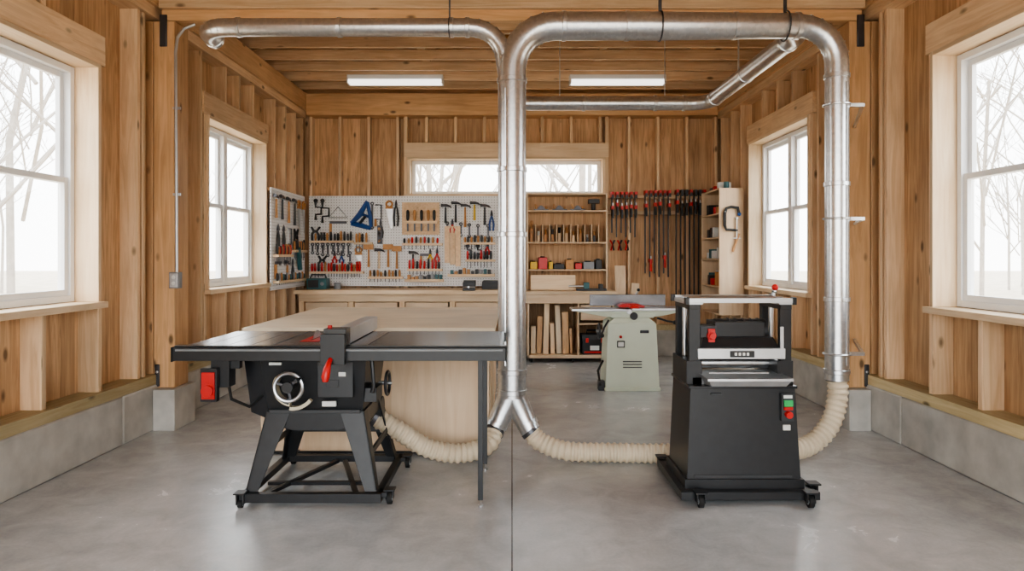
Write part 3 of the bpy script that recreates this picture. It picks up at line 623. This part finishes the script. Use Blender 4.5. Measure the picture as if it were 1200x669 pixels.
o.tube([(u0,v0+.05,.03),(u0+.12,v0+.18,.03),(u0+.22,v0+.36,.03)],[.03,.04,.025],BLUE,8); o.tube([(u0,v0+.05,.03),(u0+.14,v0+.02,.03),(u0+.27,v0-.02,.03)],[.03,.036,.025],BLUE,8); o.tube([(u0+.22,v0+.34,.03),(u0+.26,v0+.16,.03),(u0+.27,v0,.03)],[.024,.028,.024],BLUE,8); o.tube([(u0+.12,v0+.18,.03),(u0+.26,v0+.14,.03)],.02,BLUE,8); o.tube([(u0+.12,v0+.05,.05),(u0+.2,v0+.15,.05)],.02,BLACK,8); o.done()
ushape(B_,U(440),V(240),.08,.2,DSTEEL); pliers(B_,U(446),V(262),BLACK); wrench(B_,U(436),V(240),.3)
handsaw(B_,U(456),V(243),.30); pliers(B_,U(464),V(240),DGREY,.3)
c=T('chisel_rack',B_); c.box(U(471),U(515),V(275),V(237),0,.02,FIR[1]); c.box(U(473),U(513),V(262),V(259),.02,.07,LIGHT[0])
for i,q in enumerate((478,486,494,502,509)):
    c.tube([(U(q),V(259),.045),(U(q),V(256),.045),(U(q),V(248),.045),(U(q),V(246),.045)],[.010,.02,.022,.012],ORG if i%2 else BLACK,8); c.box(U(q)-.012,U(q)+.012,V(271),V(262),.04,.045,DSTEEL)
c.done()
for i,q in enumerate((522,534,545,556,568)): hammer(B_,U(q),V(238 if i%2 else 241),.24+.03*(i%3),[BLACK,BLACK,ORG,YEL,BLACK][i])
for q in(540,550,560,572): wrench(B_,U(q),V(264+q%3),.12)
wrench(B_,U(524),V(263),.12); pliers(B_,U(576),V(252),BLUE,.22); pliers(B_,U(530),V(262),RED,.13)
for i,q in enumerate((366,372,378,384,390,396,402,408)): wrench(B_,U(q),V(288),.08+.012*(i%4))
rack('screwdriver_set',B_,U(366),U(412),V(282),[BLACK,ORG,BLACK,DGREY],.12)
rack('wood_carving_tool_set',B_,U(418),U(434),V(284),[ORG,ORG,BLACK],.12)
rack('file_set',B_,U(474),U(516),V(285),[BLACK,ORG,RED],.08,.06,.055)
rack('small_chisel_set',B_,U(545),U(578),V(284),[ORG,BLACK],.09,.08)
for i,q in enumerate((432,444,455,465)): hammer(B_,U(q),V(291+i%2*2),.26,[ORG,LIGHT[1],ORG,ORG][i],big=[1.5,1,1.5,1.5][i])
o=T('wood_offcut_panel',B_)
for i in range(3): o.box(U(521)+i*.075,U(521)+i*.075+.07,V(308+i*2),V(265),.005,.03,FIR[1])
o.done()
hplane(B_,U(442),V(264))
brace(B_,U(548),V(289),.15,DSTEEL); brace(B_,U(560),V(289),.15,BLACK); pliers(B_,U(571),V(288),RED,.13)
hammer(B_,U(484),V(296),.22,BLACK); square(B_,U(492),V(300),.16); pliers(B_,U(512),V(296),RED,.14); pliers(B_,U(504),V(297),YEL,.12)
handsaw(B_,U(420),V(297),.14,ORG); bracket_tool(B_,U(378),V(300),.11,BLACK); pliers(B_,U(392),V(299),RED,.11); pliers(B_,U(400),V(299),BLUE,.11); wrench(B_,U(410),V(298),.1)
rack('screwdriver_set',B_,U(366),U(424),V(318),[RED,RED,BLACK,RED,ORG],.12,.06,.042)
rack('screwdriver_set',B_,U(480),U(516),V(315),[RED,RED,BLACK],.12,.06,.05)
rack('screwdriver_set',B_,U(548),U(578),V(304),[RED,BLACK,BLACK,DGREY],.11,.08,.045)
rack('chisel_set',B_,U(434),U(470),V(324),[ORG,BLACK,ORG],.08,.05,.05)
o=T('small_parts_shelf',B_); o.box(U(475),U(520),V(330),V(327),0,.10,LIGHT[0]); o.box(U(525),U(580),V(324),V(321),0,.1,LIGHT[0])
for i in range(9): q=U(478)+i*.055; o.box(q,q+.04,V(327),V(327)+random.uniform(.03,.07),.02,.08,random.choice([DGREY,ORG,GREY,BLACK,TEAL]))
for i in range(10): q=U(528)+i*.058; o.box(q,q+.04,V(321),V(321)+random.uniform(.03,.09),.02,.08,random.choice([DGREY,ORG,GREY,BLACK,TEAL,RED]))
o.done()
L_=MLEFT
for i,(u,v) in enumerate(((8.2,2.12),(8.42,2.13),(8.66,2.12),(8.9,2.12))): hammer(L_,u,v,.26+.02*i,[ORG,BLACK,ORG,BLACK][i])
handsaw(L_,9.1,2.05,.36); handsaw(L_,9.3,2.05,.34); pliers(L_,8.3,1.72,BLACK); pliers(L_,8.5,1.72,DGREY); ushape(L_,8.65,1.75,.12,.2,DSTEEL); bracket_tool(L_,8.95,1.75,.15,BLACK)
rack('screwdriver_set',L_,8.2,8.7,1.42,[BLACK,ORG,RED],.11); rack('chisel_set',L_,8.85,9.3,1.48,[ORG,BLACK],.12)
square(L_,8.2,1.3,.22); hammer(L_,8.6,1.32,.22,ORG); pliers(L_,8.85,1.3,DGREY); rack('file_set',L_,8.2,9.3,1.10,[BLACK,GREY,ORG,TEAL],.08,.02,.07)
o=T('angle_grinder',L_); o.tube([(8.95,1.5,.05),(9.0,1.4,.05),(9.05,1.22,.05)],[.04,.035,.03],TEAL,10); o.cyl((8.92,1.55,.02),(8.92,1.55,.06),.06,DSTEEL,16); o.done()
o=MB('battery_charger_radio'); o.box(-2.74,-2.48,9.1,9.3,.956,1.10,TEAL); o.box(-2.72,-2.58,9.09,9.1,.98,1.08,BLACK); o.tube([(-2.72,9.2,1.10),(-2.70,9.2,1.15),(-2.52,9.2,1.15),(-2.50,9.2,1.10)],.01,BLACK,8); o.cyl((-2.53,9.085,1.03),(-2.53,9.1,1.03),.025,GREY,14); o.done(bevel=.01)
o=MB('storage_tin'); o.cyl((-2.35,9.2,.956),(-2.35,9.2,1.03),.045,GREY,20); o.cyl((-2.35,9.2,1.03),(-2.35,9.2,1.04),.047,DSTEEL,20); o.done()
o=MB('wood_box'); o.box(-.40,-.16,9.1,9.35,.956,1.06,DGREY); o.box(-.39,-.17,9.11,9.34,1.061,1.07,BLACK); o.done(bevel=.003)
o=MB('bench_vise'); o.box(-.62,-.50,8.98,9.2,.956,1.0,DGREY); o.box(-.64,-.48,9.0,9.06,1.0,1.08,DGREY); o.box(-.64,-.48,8.86,8.92,.95,1.06,DGREY); o.cyl((-.56,8.8,1.0),(-.56,9.1,1.0),.015,STEEL,10); o.cyl((-.64,8.81,1.0),(-.48,8.81,1.0),.007,STEEL,8); o.done(bevel=.004)
# ---------------------------------------------------------------- tall shelf unit
s=MB('tool_storage_shelf')
x0,x1=.20,1.29; y0,y1=9.22,9.56
C=CAB
s.box(x0,x0+.02,y0,y1,.94,2.25,C[2]); s.box(x1-.02,x1,y0,y1,.94,2.25,C[2]); s.box(x0,x1,y1-.01,y1,.94,2.25,PLY[2])
for z in(2.23,2.00,1.57,1.20): s.box(x0+.02,x1-.02,y0,y1-.01,z,z+.02,C[0])
s.box(x0-.03,x1+.08,y0-.32,y1,.90,.94,LIGHT[0]); s.box(x0-.02,x1+.06,y0-.30,y0-.28,.78,.899,C[0])
for i in range(1,11): s.box(x0+.02+i*.095,x0+.03+i*.095,y0+.02,y1-.01,1.59,1.59+.24,LIGHT[2])
yl=y0-.28
s.box(x0,x0+.025,yl,y1,.06,.90,C[2]); s.box(x1+.02,x1+.045,yl,y1,.06,.90,C[2]); s.box(.86,.88,yl,y1,.10,.90,C[2]); s.box(x0,x1+.04,yl,y1,.06,.10,C[0]); s.box(x0,x1+.04,y1-.02,y1-.01,.1,.9,PLY[2])
s.box(.88,x1+.02,yl,y1,.50,.52,C[0]); s.box(.90,x1+.0,yl-.01,yl+.01,.56,.76,C[0])
for x in(.26,.8,1.26):
    for y in(yl+.06,y1-.06): s.cyl((x-.015,y,.03),(x+.015,y,.03),.03,RUB,14)
s.done(bevel=.003)
o=MB('lumber_offcuts'); x=.25
while x<.80:
    wd=random.uniform(.03,.10); h=random.uniform(.25,.70); yy=random.uniform(8.99,9.03); wd=min(wd,.85-x); o.obox((x+wd/2,yy+.12,.105+h/2),(wd*.9,.14,h),(0,random.uniform(-.04,.04),0),random.choice([FIR[2],LIGHT[2],PLY[2],BIRCH[2]])); x+=wd+.012
o.done()
o=MB('toolbox'); o.box(.93,1.25,9.0,9.25,.101,.30,BLACK); o.box(.92,1.26,8.99,9.26,.30,.36,DGREY); o.tube([(1.0,9.12,.36),(1.0,9.12,.41),(1.18,9.12,.41),(1.18,9.12,.36)],.012,BLACK,8); o.box(.97,1.01,8.985,8.995,.26,.32,RED); o.box(1.17,1.21,8.985,8.995,.26,.32,RED); o.box(1.03,1.15,8.993,9.0,.16,.22,LABEL); o.box(.95,1.23,8.992,9.0,.12,.145,RED); o.done(bevel=.01)
o=MB('hand_tools_in_cubbies')
for i in range(10):
    x=x0+.07+i*.095; h=random.uniform(.10,.30); o.tube([(x,9.35,1.592),(x,9.35,1.592+h)],[.014,.018],random.choice([ORG,BLACK,LABEL,DSTEEL,ORG]),8); o.box(x-.02,x+.012,9.28,9.30,1.591,1.591+h*.6,random.choice([LIGHT[2],ORG,DGREY]))
o.done()
o=MB('power_tool_cases'); x=x0+.05
for wd,h,m in((.10,.10,YEL),(.13,.16,RED),(.06,.10,YEL),(.15,.07,DGREY),(.12,.13,ORG),(.10,.08,RED),(.16,.10,GREY),(.09,.13,BLACK)):
    o.box(x,x+wd*.92,9.28,9.5,1.221,1.221+h,m); o.box(x+wd*.2,x+wd*.7,9.35,9.42,1.221+h,1.235+h,BLACK); x+=wd+.01
o.done(bevel=.006)
o=MB('bench_plane_set'); 
for i,x in enumerate((.30,.55,.80)):
    o.box(x,x+.2,9.3,9.36,2.021,2.04,DSTEEL); o.hexa([(x+.04,9.31,2.04),(x+.16,9.31,2.04),(x+.16,9.35,2.04),(x+.04,9.35,2.04)],[(x+.08,9.31,2.09),(x+.11,9.31,2.09),(x+.11,9.35,2.09),(x+.08,9.35,2.09)],DSTEEL); o.ball((x+.17,9.33,2.06),.02,ORG); o.tube([(x+.03,9.33,2.04),(x+.02,9.33,2.11)],.012,ORG,8)
o.done()
o=MB('router_tool'); o.cyl((1.12,9.4,2.021),(1.12,9.4,2.15),.03,DGREY,12); o.box(1.05,1.2,9.34,9.44,2.12,2.18,BLACK); o.done(bevel=.004)
o=MB('drill_press_vise'); o.box(.85,1.25,9.0,9.1,.941,.97,DGREY); o.box(.95,1.02,9.0,9.12,.97,1.05,TEAL); o.box(1.15,1.2,8.98,9.1,.97,1.03,DGREY); o.cyl((.75,9.05,1.0),(.95,9.05,1.0),.014,STEEL,10); o.done(bevel=.003)
o=MB('plywood_offcut_board'); o.obox((.55,9.15,1.045),(.6,.012,.20),(-.2,0,0),LIGHT[0]); o.done()
o=MB('leaning_board'); o.obox((1.50,9.42,.64),(.15,.02,1.26),(-.10,.0,0),LIGHT[2]); o.obox((1.66,9.40,.52),(.11,.02,1.02),(-.12,.10,0),LIGHT[2]); o.done()
# ---------------------------------------------------------------- clamps
c=MB('clamp_rack'); 
for z in(2.20,1.98): c.box(1.33,2.72,9.53,9.597,z,z+.05,LIGHT[0]); 
c.box(1.33,2.72,9.47,9.53,2.20,2.22,LIGHT[0]); c.done(bevel=.003)
def clamp(x,zt,L,kind):
    o=MB('bar_clamp'); y=9.44
    o.box(x-.008,x+.008,y-.012,y+.012,zt-L,zt,BLACK)
    o.box(x-.018,x+.018,y-.10,y+.02,zt-.02,zt+.04,RED if kind!=2 else BLACK)
    o.box(x-.016,x+.016,y-.105,y-.09,zt-.05,zt+.0,BLACK)
    zc=zt-random.uniform(.10,.16) if kind!=1 else zt-L+.25
    o.box(x-.018,x+.018,y-.10,y+.02,zc-.05,zc,RED if kind!=2 else BLACK)
    o.tube([(x,y-.085,zc-.01),(x,y-.085,zc-.05),(x,y-.085,zc-.17)],[.008,.016,.018],[BLACK,RED,BLACK][kind],8)
    o.cyl((x,y-.085,zc),(x,y-.085,zc+.04),.008,STEEL,8)
    o.cyl((x,y,zt-.02),(x,9.531,zt-.02),.005,STEEL,6)
    o.done()
for i in range(6): clamp(1.38+i*.064,2.24,.52+.06*(i%2),0)
for i in range(6): clamp(1.84+i*.064,2.26,1.15 if i%2 else 1.1,1 if i%3==1 else 0)
for i in range(7): clamp(2.27+i*.062,2.27,1.45,2 if i%3 else 0)
for i in range(3): 
    o=MB('spring_clamp'); x=1.40+i*.1; o.tube([(x-.03,9.52,1.62),(x,9.50,1.56),(x-.02,9.52,1.48)],.013,RED,8); o.tube([(x+.03,9.52,1.62),(x,9.50,1.56),(x+.02,9.52,1.48)],.013,BLACK,8); o.done()
s=MB('wall_shelf_cabinet')
xa,xb=2.58,2.885; ya,yb=8.50,9.30
s.box(xa,xb,ya,ya+.02,.66,2.25,C[2]); s.box(xa,xb,yb-.02,yb,.66,2.25,C[2]); s.box(xb-.01,xb,ya+.02,yb-.02,.66,2.25,C[2])
for z in(.66,1.0,1.35,1.62,1.92,2.23): s.box(xa,xb-.01,ya+.02,yb-.02,z,z+.02,C[1])
s.done(bevel=.003)
o=MB('shelf_supplies')
for z in(1.02,1.37,1.64,1.94,2.25):
    y=ya+.06
    while y<yb-.12:
        wd=random.uniform(.06,.13);h=random.uniform(.07,.2) if z<2.2 else random.uniform(.04,.09)
        m=random.choice([BLACK,DGREY,RED,TEAL,ORG,LABEL,GREY])
        if random.random()<.4: o.cyl((2.70,y+wd/2,z),(2.70,y+wd/2,z+h),wd*.42,m,14)
        else: o.box(2.62,2.78,y,y+wd,z,z+h,m)
        y+=wd+.02
o.done(bevel=.003)
o=MB('g_clamp'); 
yy=8.47; 
o.tube([(2.82,yy,1.92),(2.80,yy,2.0),(2.72,yy,2.01),(2.66,yy,1.99),(2.64,yy,1.93),(2.64,yy,1.78),(2.66,yy,1.73),(2.80,yy,1.72)],[.016,.02,.018,.018,.02,.02,.018,.014],BLACK,8)
o.cyl((2.79,yy,1.62),(2.79,yy,1.86),.010,STEEL,8); o.cyl((2.74,yy,1.62),(2.84,yy,1.62),.006,STEEL,8); o.cyl((2.79,yy,1.86),(2.79,yy,1.88),.022,STEEL,12); o.ball((2.82,yy,1.92),.024,BLUE); o.cyl((2.64,8.5,1.95),(2.64,8.45,1.95),.005,STEEL,6); o.done()
o=MB('wood_strip'); o.beam((2.74,8.47,1.45),(2.82,8.47,1.68),.02,.015,ORG,up=(0,1,0)); o.done()
# ---------------------------------------------------------------- trees outside
def tree(seed):
    random.seed(seed); m=MB('bare_tree')
    def br(p,d,L,r,k):
        q=p+d*L*.5+Vector((random.uniform(-.06,.06),random.uniform(-.06,.06),0))*L; e=q+(d+Vector((random.uniform(-.25,.25),random.uniform(-.25,.25),.1))).normalized()*L*.5
        m.tube([p,q,e],[r,r*.85,r*.65],TREE,6 if k<2 else 4)
        if k<4:
            for i in range(3 if k else 6):
                t_=random.uniform(.35,1); s_=p.lerp(e,t_) if k else p.lerp(e,.30+.12*i)
                dd=(d*.6+Vector((random.uniform(-1,1),random.uniform(-1,1),random.uniform(0,.7)))).normalized(); br(s_,dd,L*random.uniform(.42,.6),r*.48,k+1)
    br(Vector((0,0,-.2)),Vector((0,0,1)),6.5,.075,0)
    return m.done(origin=Z0)
T1=tree(3);T2=tree(11);T3=tree(25)
spots=[(-7,8.5),(-8.5,10.5),(-7.6,13.5),(-10,9),(-11,15),(-9,18),(7.1,8.2),(8.5,11),(7.7,14.2),(10,9.5),(11,16),(9,19),(-2,17),(1.5,15),(4,20),(-5,22),(-13,12),(13,12)]
random.seed(5)
for i in range(34):
    s_=random.choice((-1,1)); y=random.uniform(9,34); spots.append((s_*(y*.62+random.uniform(3,11)),y))
for i in range(8): spots.append((random.uniform(-6,6),random.uniform(20,30)))
for i,(x,y) in enumerate(spots):
    src=(T1,T2,T3)[i%3]
    if i<3: ob=src
    else:
        ob=bpy.data.objects.new('bare_tree',src.data); S.collection.objects.link(ob)
    ob.location=(x,y,-.1); ob.rotation_euler=(0,0,i*1.7); k=.8+.1*(i%5); ob.scale=(k,k,k*1.1)
# ---------------------------------------------------------------- world, camera
w=bpy.data.worlds.new('overcast_sky'); S.world=w; w.use_nodes=True; nt=w.node_tree; L=nt.links.new
bg=nt.nodes['Background']; tc=N(nt,'ShaderNodeTexCoord'); sp=N(nt,'ShaderNodeSeparateXYZ'); L(tc.outputs['Generated'],sp.inputs[0])
r_=N(nt,'ShaderNodeValToRGB'); e=r_.color_ramp.elements; e[0].position=0; e[0].color=(.82,.82,.81,1); e[1].position=.35; e[1].color=(.88,.95,1,1)
L(sp.outputs['Z'],r_.inputs['Fac']); L(r_.outputs['Color'],bg.inputs['Color']); bg.inputs['Strength'].default_value=3.2
cd=bpy.data.cameras.new('camera'); cam=bpy.data.objects.new('camera',cd); S.collection.objects.link(cam)
cam.location=(0,0,1.4); cam.rotation_euler=(math.radians(90),0,0); cd.lens=24; cd.sensor_width=36; cd.shift_y=-34.5/1200; cd.clip_start=.05
S.camera=cam
S.view_settings.view_transform='AgX'; S.view_settings.look='AgX - Medium High Contrast'; S.view_settings.exposure=1.3
